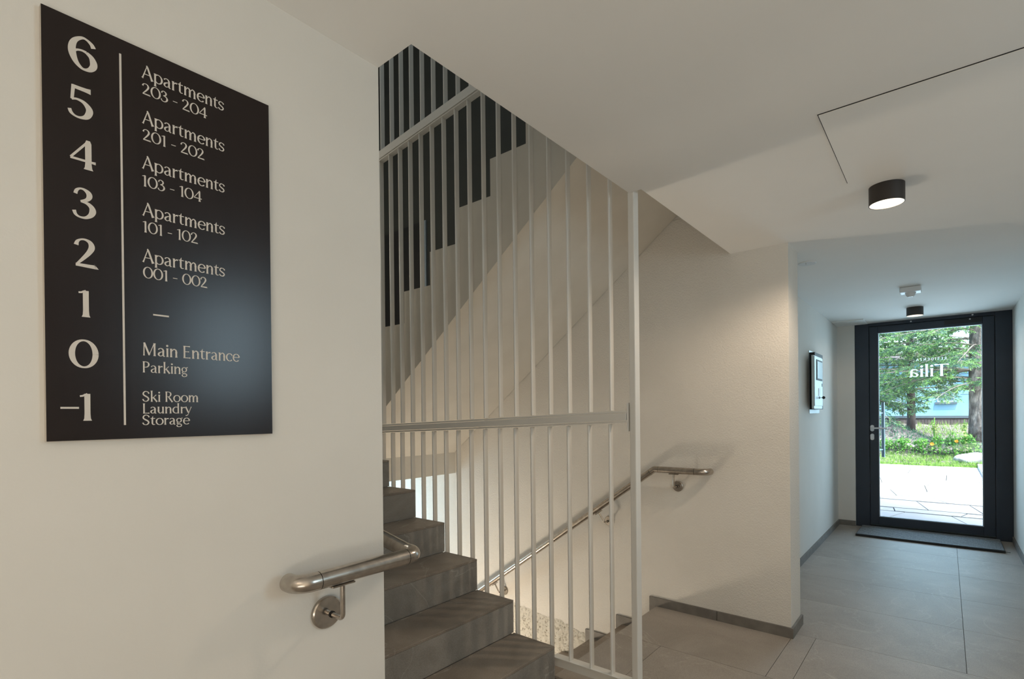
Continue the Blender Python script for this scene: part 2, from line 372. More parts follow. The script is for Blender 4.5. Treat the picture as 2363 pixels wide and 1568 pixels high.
# flight down
dn = thing('basement_staircase', 'grey stone stairs going down between the bars and the side wall', 'staircase', (2.7, 1.505, 0))
DY, DR = .2545, .1665
poly = [(1.446, -.012)]
for k in range(0, 8):
    yy = 1.505+DY*k
    poly += [(yy-.012, -DR*k-.02*(k > 0)-.012), (yy-.012, -DR*(k+1)-.032)]
poly += [(YF-.002, -DR*8-.032), (YF-.002, -1.6), (2.2, -1.6), (1.446, -.9)]
prism('body', poly, 0, 2.12, XB-.001, M['riser'], dn)
for k in range(1, 9):
    ya = 1.505+DY*(k-1); zt = -DR*k-.02
    box('riser', (2.12, ya-.0105, zt+.001), (XB-.014, ya, zt+DR+.02*(k == 1)-.012), M['riser'], dn)
    if k < 8: box('tread', (2.12, ya-.010, zt-.012), (XB-.001, ya+DY, zt), M['step'], dn)
    else: box('tread', (2.12, ya-.010, zt-.012), (XB-.001, YF-.003, zt), M['step'], dn)
    if k <= 3:
        box('skirting_piece', (XB-.0135, ya+.0, zt+.0), (XB-.0005, ya+DY+.045 if k < 3 else ya+.12, zt+.058), M['skirting'], dn)
        if k < 3: box('skirting_piece', (XB-.0135, ya+DY, zt-DR), (XB-.0005, ya+DY+.045, zt-.0), M['skirting'], dn)
box('skirting_piece', (XB-.0135, 1.506, -.187), (XB-.0005, 1.55, -.0005), M['skirting'], dn)
place(dn)
struct(box('floor_basement', (XC, 3.3, -1.6), (2.12, YF, -1.36), M['concrete']))
# crumbly plaster band along the lower flight
bm = bmesh.new(); NY, NZ = 150, 70; grid = []
for i in range(NY+1):
    y = 1.90+1.5*i/NY; row = []
    top = -.345+.085*min(1, (y-1.9)/.8)+.03*noise.noise(Vector((y*5, 0, 0)))+.012*noise.noise(Vector((y*30, 3, 0)))
    bot = -DR*((y-1.505)/DY)-.20
    bot = min(bot, top-.02)
    for j in range(NZ+1):
        zz = top+(bot-top)*j/NZ; fade = min(1, j/9, i/5)
        d = (noise.noise(Vector((y*28, zz*28, 1)))*.5+noise.noise(Vector((y*70, zz*70, 5)))*.35)*.014*fade
        row.append(bm.verts.new((XB-.0015-.006*fade+d*.9, y, zz)))
    grid.append(row)
for i in range(NY):
    for j in range(NZ): bm.faces.new((grid[i][j], grid[i+1][j], grid[i+1][j+1], grid[i][j+1]))
pp = bm_obj('trim_1', bm, M['rough'], None, True); struct(pp)

# ------------------------------------------------------------------ balustrade
bal = thing('stair_balustrade', 'tall pale steel balustrade of vertical bars between the two flights', 'balustrade', (2.12, 1.05, 0))
BX = 2.10
bars_y = [1.175+.1118, 1.402, 1.514, 1.624, 1.734, 1.842, 1.951, 2.058, 2.161, 2.265, 2.369, 2.470, 2.571, 2.671, 2.768, 2.868, 2.968, 3.068]
bars_y = [1.175, 1.286]+bars_y[1:]
midz = lambda y: 1.2835-.0397*(y-1.084)          # centre line of the middle rail
uprz = lambda y: 3.1035-.110*(y-2.0)             # centre line of the upper rail
botz = lambda y: .1015-.0165*(y-1.188) if y < 1.50 else .0965+.655*(y-1.50)-.165
def flat_bar(y, z0, z1, name='bar'):
    return box(name, (BX, y-.004, z0), (BX+.032, y+.004, z1), M['rail'], bal, .0015, 1)
for y in bars_y:
    flat_bar(y, botz(y), midz(y)-.030); flat_bar(y-.007, midz(y)+.030, uprz(y)-.033)
    flat_bar(y-.024, uprz(y)+.03, 4.35)
def rail_strip(name, ya, yb, zf, h, dz, x0, x1):
    bm = bmesh.new(); add_box(bm, (x0, ya, 0), (x1, yb, 1))
    for v in bm.verts: v.co.z = zf(v.co.y)+dz+(h/2 if v.co.z > .5 else -h/2)
    return bm_obj(name, bm, M['rail'], bal)
for nm, zf, hh, y0, y1 in (('middle_rail', midz, .030, 1.088, 3.15), ('upper_rail', uprz, .042, 1.088, 3.15)):
    rail_strip(nm, y0, y1, zf, hh, 0, BX-.006, BX+.036)
    rail_strip('rail_lip', y0-.004, y1, zf, .008, hh/2+.0075, BX-.002, BX+.034)
    rail_strip('rail_lip', y0-.004, y1, zf, .008, -hh/2-.0075, BX-.002, BX+.034)
rail_strip('bottom_rail', 1.072, 1.4995, botz, .036, -.018, BX-.003, BX+.036)
rail_strip('rail_lip', 1.072, 1.4995, botz, .004, .004, BX-.006, BX+.04)
rail_strip('bottom_rail', 1.501, 3.15, botz, .036, -.018, BX-.003, BX+.036)
box('post', (BX, 1.043, -.005), (BX+.046, 1.072, 4.35), M['rail'], bal, .004, 2)
box('fixing_plate', (BX-.001, 1.078, 1.219), (BX+.040, 1.086, 1.345), M['rail'], bal, .001, 1)
place(bal)

# ------------------------------------------------------------------ handrails
def bracket(root, foot, out_dir, rise_, along=(1, 0, 0), off=.076, R_=.040, lift=(0, 0, 1)):
    f = Vector(foot); d = Vector(out_dir); lift = Vector(lift).normalized()*rise_
    lathe('wall_rosette', [(0, .012), (.006, .012), (R_-.003, .0105), (R_, .008), (R_, 0), (0, 0)], f, d, M['steel'], root)
    rod = bend([f+d*.010, f+d*off, f+d*off+lift], .014, 6)
    tube('bracket_rod', rod, .0062, M['steel'], root, 14)
    lathe('rod_collar', [(.0062, 0), (.0085, 0), (.0085, .005), (.0062, .005)], f+d*.026, d, M['groove'], root, 16)
    a = Vector(along).normalized(); c = f+d*off+lift
    bm = bmesh.new(); add_box(bm, (-.032, -.009, -.0025), (.032, .009, .0025)); bevel(bm, .002, 1)
    z_ = lift.normalized(); y_ = z_.cross(a); bm.transform(Matrix.Translation(c)@Matrix((a, y_, z_)).transposed().to_4x4()); bm_obj('saddle_plate', bm, M['steel'], root)
hr = thing('wall_handrail', 'stainless handrail turning round the corner of the wall below the sign', 'handrail', (.71, YW, .81))
ZR = .915; YRL = 1.13; XR = XC+.058
TR = .0212
el = bend([(.596, YW-.030, ZR-.001), (.596, YRL, ZR), (.642, YRL, ZR)], .032, 9)
tube('end_elbow', el+[Vector((.6445, YRL, ZR))], TR, M['steel'], hr, 28)
tube('joint_ring', [(.6445, YRL, ZR), (.6462, YRL, ZR)], TR-.0013, M['groove'], hr, 28)
tube('tube', [(.6462, YRL, ZR), (.901, YRL, ZR)], TR, M['steel'], hr, 28)
tube('joint_ring', [(.901, YRL, ZR), (.9027, YRL, ZR)], TR-.0013, M['groove'], hr, 28)
tube('corner_elbow', [Vector((.9027, YRL, ZR))]+bend([(.9035, YRL, ZR), (XR, YRL, ZR), (XR, YRL+.045, ZR)], .034, 9)[1:], TR, M['steel'], hr, 28)
tube('joint_ring', [(XR, YRL+.045, ZR), (XR, YRL+.0467, ZR)], TR-.0013, M['groove'], hr, 28)
tube('tube', bend([(XR, YRL+.0467, ZR), (XR, 1.44, ZR+.05), (XR, 3.2, ZR+.05+1.76*.654)], .10, 6), TR, M['steel'], hr, 28)
bracket(hr, (.708, YW, .806), (0, -1, 0), ZR-TR-.003-.806, (1, 0, 0))
bracket(hr, (XC, 1.36, .806), (1, 0, 0), ZR-TR-.003-.806, (0, 1, 0), .058)
bracket(hr, (XC, 2.5+.05, ZR+.05+1.06*.654-.098), (1, 0, 0), .085, (0, 1, .654), .058, .04, (0, -.654, 1))
place(hr)
h2 = thing('stair_handrail', 'stainless handrail on the side wall sloping down to the basement', 'handrail', (XB, 1.35, .82))
XH = XB-.072; ZH = .927
tube('end_elbow', bend([(XB-.012, 1.135, ZH), (XH, 1.135, ZH), (XH, 1.21, ZH)], .05, 8), TR, M['steel'], h2, 24)
tube('joint_ring', [(XH, 1.21, ZH), (XH, 1.2125, ZH)], TR-.0013, M['groove'], h2, 24)
tube('tube', [(XH, 1.2125, ZH), (XH, 1.447, ZH)], TR, M['steel'], h2, 24)
tube('joint_ring', [(XH, 1.447, ZH), (XH, 1.449, ZH)], TR-.0013, M['groove'], h2, 24)
tube('knee', bend([(XH, 1.449, ZH), (XH, 1.478, ZH), (XH, 1.505, ZH-.019)], .03, 5), TR, M['steel'], h2, 24)
sl = Vector((0, 1.0, -.711)).normalized(); pA = Vector((XH, 1.505, ZH-.019))
tube('joint_ring', [pA, pA+sl*.002], TR-.0013, M['groove'], h2, 24)
tube('tube', [pA+sl*.002, pA+sl*2.15], TR, M['steel'], h2, 24)
bracket(h2, (XB, 1.347, .818), (-1, 0, 0), ZH-TR-.003-.818, (0, 1, 0), .072, .035)
def zrail(y): return ZH-.019-.711*(y-1.505)
for y in (1.905, 2.9):
    bracket(h2, (XB, y-.050, zrail(y)-.094), (-1, 0, 0), .079, (0, 1, -.711), .072, .035, (0, .711, 1))
place(h2)

# ------------------------------------------------------------------ lettering: a flared high-contrast roman drawn as ribbons
def ribbon(bm, pts, O, ex, ey, s, smooth=True, off=Vector((0, 0, 0))):
    P = [(Vector((p[0], p[1])), p[2]) for p in pts]; out = []
    if smooth and len(P) > 2:
        for i in range(len(P)-1):
            p0, p1, p2, p3 = P[max(i-1, 0)], P[i], P[i+1], P[min(i+2, len(P)-1)]
            for k in range(8):
                t = k/8
                f = lambda a, b, c, d: .5*((2*b)+(-a+c)*t+(2*a-5*b+4*c-d)*t*t+(-a+3*b-3*c+d)*t**3)
                out.append((Vector((f(p0[0].x, p1[0].x, p2[0].x, p3[0].x), f(p0[0].y, p1[0].y, p2[0].y, p3[0].y))), f(p0[1], p1[1], p2[1], p3[1])))
        out.append(P[-1])
    else: out = P
    L, Rr = [], []
    for i, (p, w) in enumerate(out):
        a = out[max(i-1, 0)][0]; b = out[min(i+1, len(out)-1)][0]; t = (b-a).normalized(); n = Vector((-t.y, t.x))
        for sgn, lst in ((1, L), (-1, Rr)):
            q = p+n*(w/2*sgn); lst.append(bm.verts.new(O+ex*(q.x*s)+ey*(q.y*s)+off))
    for i in range(len(out)-1): bm.faces.new((L[i], L[i+1], Rr[i+1], Rr[i]))
def arc(cx, cy, rx, ry, a0, a1, thick, thin, n=28, w1=None):
    o = []
    for i in range(n+1):
        a = R(a0+(a1-a0)*i/n); w = thin+(thick-thin)*abs(math.cos(a))**1.5
        o.append((cx+rx*math.cos(a), cy+ry*math.sin(a), w))
    return ('L', o)
def st(x, y0, y1, w=.125, f=1.45):
    """flared stem"""
    return ('L', [(x, y0, w*f), (x, y0+.05, w*1.12), (x, y0+.14, w), (x, y1-.14, w), (x, y1-.05, w*1.12), (x, y1, w*f)])
def bar(x0, x1, y, w=.055, f1=1, f0=1): return ('L', [(x0, y, w*f0), (x0+(x1-x0)*.25, y, w), (x0+(x1-x0)*.75, y, w), (x1, y, w*f1)])
def ln(*p): return ('L', list(p))
def cv(*p): return ('C', list(p))
T, h_ = .125, .055
def arch(x0, x1, xh=.68):
    return [cv((x0+.05, .47, .045), (x0+.14, .60, .06), ((x0+x1)/2+.04, .645, .08), (x1-.02, .56, .11), (x1, .40, T), (x1, .2, T)), st(x1, 0, .42, T)]
def bowl_l(x, w): return arc(x, .34, w, .315, 62, 298, T, h_)
DIG_T = .17
def num(T, h):
    return {
    '0': (.80, [arc(.40, .5, .33, .475, 0, 360, T, h, 40)]),
    '1': (.44, [('L', [(.25, 0, T*1.45), (.25, .08, T*1.1), (.25, .25, T*.98), (.25, .8, T*.98), (.25, .97, T)]), ln((.04, .885, h), (.12, .895, h*1.1), (.25, .975, h*.9))]),
    '2': (.64, [cv((.05, .73, .13), (.08, .85, h*1.6), (.17, .935, h), (.30, .955, h*1.2), (.43, .88, T*.75), (.475, .72, T), (.40, .53, T*.85), (.24, .30, h*1.8), (.05, .06, h)), ln((.03, .055, h*1.6), (.2, .055, h*1.8), (.42, .05, h*2.0), (.575, .05, h*2.2), (.60, .07, T*1.15))]),
    '3': (.60, [cv((.07, .76, .10), (.10, .87, h*1.5), (.18, .945, h), (.29, .945, h*1.3), (.40, .86, T*.8), (.425, .75, T*.85), (.36, .63, T*.6), (.20, .545, h)), cv((.20, .545, h), (.36, .52, h*1.6), (.475, .42, T*.8), (.505, .29, T), (.45, .15, T*.8), (.32, .045, h*1.4), (.17, .035, h), (.07, .10, h*1.4), (.03, .22, .10))]),
    '4': (.74, [ln((.50, .97, h*1.1), (.03, .30, h*1.1)), ln((.02, .285, h*1.3), (.30, .285, h*1.3), (.60, .285, h*1.3), (.70, .285, h*1.6)), ('L', [(.50, 0, T*1.5), (.50, .07, T*1.15), (.50, .2, T), (.50, .9, T), (.50, 1.0, T*.6)])]),
    '5': (.62, [ln((.12, .98, h*1.5), (.085, .53, h*1.3)), ln((.10, .935, h*1.8), (.3, .93, h*1.9), (.45, .93, h*2.2), (.54, .93, T*.95)), cv((.075, .53, h), (.2, .575, h*1.1), (.36, .54, T*.6), (.475, .42, T*.9), (.505, .30, T), (.44, .13, T*.85), (.31, .045, h*1.4), (.17, .04, h), (.06, .11, h*1.5), (.02, .22, .09))]),
    '6': (.74, [cv((.60, .76, .12), (.55, .86, h*1.7), (.44, .94, h*1.1), (.33, .945, h*1.3), (.18, .82, T*.7), (.105, .64, T*.95), (.10, .42, T*1.05), (.17, .2, T*.8), (.28, .07, h*1.5), (.38, .035, h*1.2), (.50, .08, T*.7), (.585, .2, T*.95), (.595, .33, T), (.54, .47, T*.75), (.43, .555, h*1.4)), cv((.43, .555, h*1.4), (.32, .57, h), (.20, .53, h), (.12, .43, h*.9))]),
    '-': (.50, [ln((.05, .40, .06), (.42, .40, .06))]),
    }
G = dict(num(.14, .055)); GB = num(.175, .06)
def s_shape(w, hh, T, h): return [cv((w*.93, hh*.76, T*.85), (w*.86, hh*.88, h*1.6), (w*.62, hh*.965, h), (w*.36, hh*.955, h*1.4), (w*.15, hh*.82, T*.85), (w*.16, hh*.66, T*.9), (w*.42, hh*.53, T*.95), (w*.76, hh*.40, T*.95), (w*.88, hh*.24, T*.9), (w*.70, hh*.075, h*1.6), (w*.42, hh*.035, h), (w*.18, hh*.10, h*1.6), (w*.06, hh*.24, T*.85))]
G.update({
    'A': (.74, [ln((.02, 0, .14), (.055, .07, .085), (.33, .93, .05), (.35, 1.0, .04)), ln((.31, 1.0, .09), (.38, .86, T), (.62, .14, T*1.05), (.68, 0, .19)), bar(.15, .55, .34, .05)]),
    'p': (.66, [st(.13, -.26, .68), arc(.34, .34, .25, .315, 140, -140, T, h_)]),
    'a': (.58, [cv((.09, .53, .09), (.13, .60, .065), (.24, .645, .055), (.36, .60, .09), (.42, .48, T), (.42, .3, T), (.42, .12, T), (.455, .03, .08), (.54, .03, .04)), cv((.42, .40, .04), (.27, .355, .06), (.12, .25, T*.9), (.10, .13, T*.9), (.19, .035, .06), (.31, .06, .05), (.42, .16, .045))]),
    'r': (.44, [st(.13, 0, .68), cv((.15, .42, .045), (.22, .55, .06), (.31, .61, .09), (.41, .60, .13))]),
    't': (.42, [ln((.215, .86, .02), (.18, .72, .09), (.16, .62, T)), cv((.165, .64, T), (.165, .3, T), (.17, .14, T*.95), (.24, .04, .07), (.38, .06, .045)), bar(.02, .38, .645, .06, 1.2)]),
    'm': (.98, [st(.13, 0, .68)]+arch(.13, .47)+arch(.47, .82)),
    'n': (.64, [st(.13, 0, .68)]+arch(.13, .50)),
    'u': (.64, [st(.13, .24, .68), cv((.13, .34, T), (.135, .18, T*.9), (.22, .05, .075), (.34, .06, .055), (.46, .2, .045)), st(.50, 0, .68)]),
    'e': (.60, [arc(.32, .335, .25, .315, 8, 318, T*1.02, h_), bar(.10, .57, .365, .055)]),
    'c': (.56, [arc(.32, .335, .25, .315, 42, 318, T*1.02, h_), ln((.50, .56, .05), (.53, .47, .11))]),
    'o': (.66, [arc(.33, .335, .265, .315, 0, 360, T, h_, 36)]),
    's': (.48, s_shape(.45, .68, .105, .055)),
    'i': (.27, [st(.13, 0, .68), arc(.13, .88, .040, .040, 0, 360, .085, .085, 14)]),
    'l': (.27, [st(.13, 0, 1.05)]),
    'k': (.62, [st(.13, 0, 1.05), ln((.18, .33, .05), (.50, .66, .06)), ln((.26, .42, .10), (.34, .30, T), (.52, .05, T), (.56, 0, .18))]),
    'd': (.68, [bowl_l(.33, .255), st(.52, 0, 1.05)]),
    'y': (.60, [ln((.05, .68, .18), (.08, .62, T), (.29, .08, T)), cv((.55, .68, .11), (.52, .6, .06), (.34, .10, .055), (.24, -.14, .065), (.13, -.235, .08), (.05, -.21, .09))]),
    'g': (.60, [arc(.27, .43, .19, .205, 0, 360, .105, h_, 30), cv((.40, .575, .05), (.48, .64, .055), (.57, .645, .09)), cv((.16, .25, .05), (.10, .15, .075), (.18, .07, .085), (.36, .05, .085), (.47, -.03, .09), (.45, -.15, .08), (.30, -.225, .055), (.14, -.20, .07), (.08, -.10, .08), (.16, .0, .05))]),
    'M': (1.0, [ln((.10, 0, .13), (.10, .07, .08), (.115, .9, .065), (.12, 1, .09)), ln((.12, 1, .13), (.46, .06, T)), ln((.44, .03, .05), (.80, 1, .05)), st(.82, 0, 1, T)]),
    'E': (.66, [st(.14, 0, 1), bar(.14, .55, .965, .06, 1.9), bar(.14, .48, .53, .055, 1.7), bar(.14, .58, .035, .06, 2.0)]),
    'P': (.64, [st(.14, 0, 1), cv((.14, .965, h_), (.3, .965, h_), (.47, .90, .09), (.53, .73, T), (.46, .55, .09), (.3, .485, h_), (.15, .485, h_))]),
    'R': (.72, [st(.14, 0, 1), cv((.14, .965, h_), (.3, .965, h_), (.47, .90, .09), (.52, .75, T), (.46, .57, .09), (.3, .50, h_), (.15, .50, h_)), ln((.32, .50, .09), (.42, .34, T), (.60, .06, T), (.66, 0, .17))]),
    'S': (.62, s_shape(.56, 1.0, .13, .058)),
    'L': (.60, [st(.14, 0, 1), bar(.14, .56, .035, .06, 2.2)]),
    'T': (.78, [st(.39, 0, 1, .14), bar(.02, .76, .965, .06, 2.0, 2.0)]),
    'I': (.30, [st(.15, 0, 1)]),
    'D': (.80, [st(.14, 0, 1), cv((.14, .965, h_), (.36, .965, h_), (.58, .85, .09), (.68, .5, T), (.58, .15, .09), (.36, .035, h_), (.14, .035, h_))]),
    'N': (.84, [ln((.12, 0, .12), (.12, .1, .07), (.12, 1, .07)), ln((.12, 1, .14), (.70, .02, T)), ln((.70, 0, .07), (.70, .9, .07), (.70, 1, .12))]),
    'Z': (.68, [bar(.06, .60, .965, .06, 1, 2.0), ln((.58, .96, T), (.08, .04, T)), bar(.04, .62, .035, .06, 2.0)]),
    ' ': (.32, []),
})
def text(name, s, O, ex, ey, cap, width=None, parent=None, m=None, glyphs=None, track=0):
    glyphs = glyphs or G; bm = bmesh.new(); x = 0; nrm = Vector(ex).cross(Vector(ey)); step = 0
    adv = [glyphs[c][0]+track for c in s]; tot = sum(adv)
    ks = 1 if not width else width/(tot*cap)
    O = Vector(O); ex = Vector(ex); ey = Vector(ey)
    for ci, c in enumerate(s):
        for k, pts in glyphs[c][1]:
            ribbon(bm, pts, O+ex*(x*cap*ks)+nrm*(.00006*(step % 7)), ex*ks, ey, cap, k == 'C'); step += 1
        x += adv[ci]
    return bm_obj(name, bm, m, parent)

# ------------------------------------------------------------------ directory sign
sg = thing('directory_sign', 'black floor directory plate with large off-white level numbers on the wall', 'sign', (.376, YW, 1.64))
SX0, SX1, SZ0, SZ1, SY = .178, .571, 1.2605, 2.0155, YW-.014
box('backing', (SX0, SY+.0012, SZ0), (SX1, YW-.0005, SZ1), M['sign_edge'], sg)
box('plate', (SX0+.0004, SY, SZ0+.0004), (SX1-.0004, SY+.0012, SZ1-.0004), M['sign'], sg)
ex, ey = (1, 0, 0), (0, 0, 1); py = SY-.0004
for c, z0, z1, xl in (('6', 1.928, 1.989, .2135), ('5', 1.8385, 1.897, .2135), ('4', 1.750, 1.803, .214), ('3', 1.660, 1.716, .2175), ('2', 1.573, 1.625, .219), ('1', 1.483, 1.532, .222), ('0', 1.391, 1.442, .210), ('1', 1.296, 1.346, .222)):
    hgt = z1-z0
    gl = dict(GB)
    o = text('numeral', c, (xl, py, z0), ex, ey, hgt*(1.0), None, sg, M['print'], gl)
box('minus', (.197, py-.0001, 1.3175), (.2225, py+.0003, 1.3208), M['print'], sg)
box('divider_line', (.2885, py-.0001, 1.287), (.2918, py+.0003, 1.987), M['print'], sg)
box('dash', (.338, py-.0001, 1.5005), (.365, py+.0003, 1.5035), M['print'], sg)
capA = .0265
for s, x0, x1, z in (('Apartments', .3245, .474, 1.959), ('Apartments', .3245, .474, 1.871), ('Apartments', .3235, .4735, 1.783), ('Apartments', .323, .473, 1.692), ('Apartments', .322, .472, 1.602)):
    text('lettering', s, (x0, py, z), ex, ey, capA, x1-x0, sg, M['print'])
for s, x0, x1, z in (('203 - 204', .3245, .4405, 1.928), ('201 - 202', .3245, .434, 1.839), ('103 - 104', .322, .4285, 1.749), ('101 - 102', .322, .4195, 1.660), ('001 - 002', .322, .4365, 1.5715)):
    text('lettering', s, (x0, py, z), ex, ey, .0222, x1-x0, sg, M['print'])
for s, x0, x1, z, cp in (('Main Entrance', .3195, .4995, 1.421, .0250), ('Parking', .3185, .398, 1.388, .0215), ('Ski Room', .3185, .4175, 1.3315, .0205), ('Laundry', .3180, .404, 1.3085, .0195), ('Storage', .3180, .400, 1.286, .0200)):
    text('lettering', s, (x0, py, z), ex, ey, cp, x1-x0, sg, M['print'])
place(sg)

# ------------------------------------------------------------------ entrance door
dr = scene_empty('door_1')
FX = 7.01
GY0, GY1, GZ0, GZ1 = .572, -.288, .122, 2.155
box('frame_jamb', (FX, .655, 0), (FX+.09, .785, H), M['frame'], dr, .002, 1)
box('frame_jamb', (FX, YR+.001, 0), (FX+.09, -.380, H), M['frame'], dr, .002, 1)
box('frame_head', (FX, -.3795, 2.232), (FX+.09, .6545, H), M['frame'], dr, .002, 1)
box('threshold', (FX+.01, -.3795, -.005), (FX+.12, .6545, .03), M['frame_dark'], dr)
for nm, a, b in (('leaf_stile', (.6495, .036), (GY0, 2.226)), ('leaf_stile', (GY1, .036), (-.3745, 2.226)), ('leaf_rail', (GY0-.0005, GZ1), (GY1+.0005, 2.226)), ('leaf_rail', (GY0-.0005, .036), (GY1+.0005, GZ0))):
    box(nm, (FX+.006, a[0], a[1]), (FX+.08, b[0], b[1]), M['frame'], dr, .0015, 1)
for a, b in (((.6495, .03), (.6545, 2.231)), ((-.3795, .03), (-.3745, 2.231)), ((-.3745, 2.2265), (.6495, 2.2315))):
    box('gap_seal', (FX+.025, a[0], a[1]), (FX+.03, b[0], b[1]), M['rubber'], dr)
for a, b in (((GY0, GZ0), (GY0-.008, GZ1)), ((GY1, GZ0), (GY1+.008, GZ1)), ((GY0-.008, GZ1-.008), (GY1+.008, GZ1)), ((GY0-.008, GZ0), (GY1+.008, GZ0+.008))):
    box('glazing_bead', (FX+.012, a[0], a[1]), (FX+.03, b[0], b[1]), M['bead'], dr)
gp = box('glass_pane', (FX+.036, GY1+.002, GZ0+.002), (FX+.044, GY0-.002, GZ1-.002), M['glass'], dr)
box('closer_housing', (FX+.002, -.283, 2.176), (FX+.0055, .006, 2.222), M['frame_dark'], dr)
for y, z in ((.28, 2.246), (-.213, 2.253)): lathe('closer_pin', [(0, .006), (.007, .005), (.008, 0), (0, 0)], (FX, y, z), (-1, 0, 0), M['white_plastic'], dr, 12)
lathe('closer_pin', [(0, .006), (.007, .005), (.008, 0), (0, 0)], (FX+.005, -.193, 2.213), (-1, 0, 0), M['white_plastic'], dr, 12)
def oval(name, cy, cz, w, hh, x0, x1, m):
    pts = []
    for i in range(24):
        a = 2*math.pi*i/24; pts.append((cy+w/2*math.cos(a), cz+(hh/2-w/2)*(1 if math.sin(a) >= 0 else -1)+w/2*math.sin(a)))
    return prism(name, pts, 0, x0, x1, m, dr)
oval('handle_rose', .628, 1.103, .036, .070, FX-.008, FX+.006, M['white_plastic'])
oval('lock_cover', .628, 1.006, .036, .072, FX-.006, FX+.006, M['white_plastic'])
tube('door_handle', bend([(FX, .628, 1.104), (FX-.052, .628, 1.104), (FX-.052, .490, 1.104)], .02, 6), .0085, M['white_plastic'], dr, 14)
tube('pull_bar', [(7.155, .540, .775), (7.155, .540, 1.39)], .016, M['bead'], dr, 16)
for z in (.86, 1.27): tube('pull_bar_mount', [(7.09, .58, z), (7.155, .540, z)], .009, M['bead'], dr, 10)
text('glass_lettering', 'Tilia', (FX+.034, -.030, 1.652), (0, 1, 0), (0, 0, 1), .125, .335, dr, M['glass_print'])
text('glass_lettering', 'RESIDENZA', (FX+.034, -.012, 1.822), (0, 1, 0), (0, 0, 1), .026, .262, dr, M['glass_print'], None, .35)
# narrow upper door seen through the bars
d2 = scene_empty('door_2')
box('leaf', (XB-.014, 3.80, 1.352), (XB-.004, 4.70, 3.147), M['black_door'], d2)
box('frame_edge', (XB-.02, 3.776, 1.352), (XB-.004, 3.797, 3.147), M['bead'], d2)
lathe('door_knob', [(0, .045), (.022, .042), (.027, .03), (.02, .015), (.012, 0), (0, 0)], (XB-.014, 3.94, 2.243), (-1, 0, 0), M['steel'], d2, 20)

# door mat: aluminium strips with inlay
mt = thing('door_mat', 'dark ribbed entrance mat of parallel strips in front of the glass door', 'door mat', (6.70, .16, 0))
box('base', (6.437, -.405, .0005), (6.975, .725, .007), M['rubber'], mt)
nS = 9
for k in range(nS):
    x0 = 6.452+k*.0585
    box('dark_profile', (x0, -.405, .0075), (x0+.0575, .725, .0215), M['rubber'], mt, .002, 1)
    box('carpet_strip', (x0+.012, -.400, .0216), (x0+.046, .720, .0235), M['mat_strip'], mt)
box('front_edge', (6.430, -.407, .0005), (6.450, .727, .023), M['rubber'], mt, .002, 1)
tube('wire_end', [(6.444, -.405, .010), (6.444, -.44, .010)], .0022, M['rubber'], mt, 8)
place(mt)

# ------------------------------------------------------------------ ceiling lamps, sensor, panels
def lamp(x, y, label, energy, group='cylindrical ceiling lamps'):
    r_, hh = .0645, .078
    l = thing('ceiling_lamp', label, 'lamp', (x, y, H), group)
    lathe('housing', [(.0, 0), (r_, 0), (r_, -hh), (r_-.0028, -hh), (r_-.0028, -.03), (0, -.03)], (x, y, H), (0, 0, 1), M['lamp_body'], l, 40)
    lathe('reflector', [(r_-.0032, -hh+.001), (r_-.0072, -hh+.016), (r_-.014, -.040)], (x, y, H), (0, 0, 1), M['lamp_in'], l, 40)
    lathe('diffuser', [(0, -.0395), (r_-.014, -.0395), (r_-.014, -.0365), (0, -.0365)], (x, y, H), (0, 0, 1), M['lamp_glow'], l, 40)
    sp = light('lamp_light', 'SPOT', (x, y, H-hh-.004), energy, WARM, aim=(x, y, 0), angle=165, blend=.45, soft=.022)
    sp.parent = l
    place(l); return l
lamp(2.765, .19, 'lit dark cylinder ceiling lamp nearest the camera, beside the access panel', 26)
lamp(6.215, .218, 'smaller dark cylinder ceiling lamp close above the glass entrance door', 4)
lamp(-1.35, -.12, 'assumed dark cylinder ceiling lamp out of view behind the camera', 10)  # assumed lamp, inferred from the direction of the handrail bracket shadow
sn = thing('motion_sensor', 'white ceiling motion sensor with a clear dome, before the door', 'sensor', (5.18, .208, H))
bm = bmesh.new(); add_box(bm, (5.18-.062, .208-.068, H-.042), (5.18+.062, .208+.068, H-.0005)); bevel(bm, .010, 3); bm_obj('housing', bm, M['white_plastic'], sn)
lathe('lens_dome', [(0, -.036), (.018, -.033), (.030, -.020), (.036, 0), (0, 0)], (5.18, .208, H-.041), (0, 0, 1), M['white_plastic'], sn, 24)
place(sn)
sd = thing('smoke_detector', 'flat round white disc on the ceiling beside the pillar edge', 'smoke detector', (3.86, .69, H))
lathe('disc', [(0, -.006), (.050, -.006), (.053, -.003), (.053, 0), (0, 0)], (3.86, .69, H), (0, 0, 1), M['white_plastic'], sd, 32)
lathe('pin', [(0, -.012), (.0015, -.012), (.0015, 0), (0, 0)], (3.82, .69, H-.006), (0, 0, 1), M['steel'], sd, 8)
place(sd)
# flush access panel: proud by a hair, with a dark shadow gap on two sides
ap = thing('ceiling_access_panel', 'large flush white access panel outlined by a thin gap in the ceiling', 'panel', (2.28, -.2, H))
box('panel', (1.957, -.80, H-.0035), (2.622, .3135, H-.0003), M['ceiling'], ap)
box('gap_line', (1.952, -.80, H-.0009), (1.9568, .3165, H-.0002), M['groove'], ap)
box('gap_line', (1.957, .3137, H-.0009), (2.622, .3163, H-.0002), M['groove'], ap)
place(ap)
a2 = thing('small_ceiling_panel', 'small flat white ceiling panel in the corner left of the entrance door', 'panel', (6.8, .82, H))
box('panel', (6.60, .66, H-.009), (6.97, .948, H-.0003), M['ceiling'], a2, .001, 1)
place(a2)

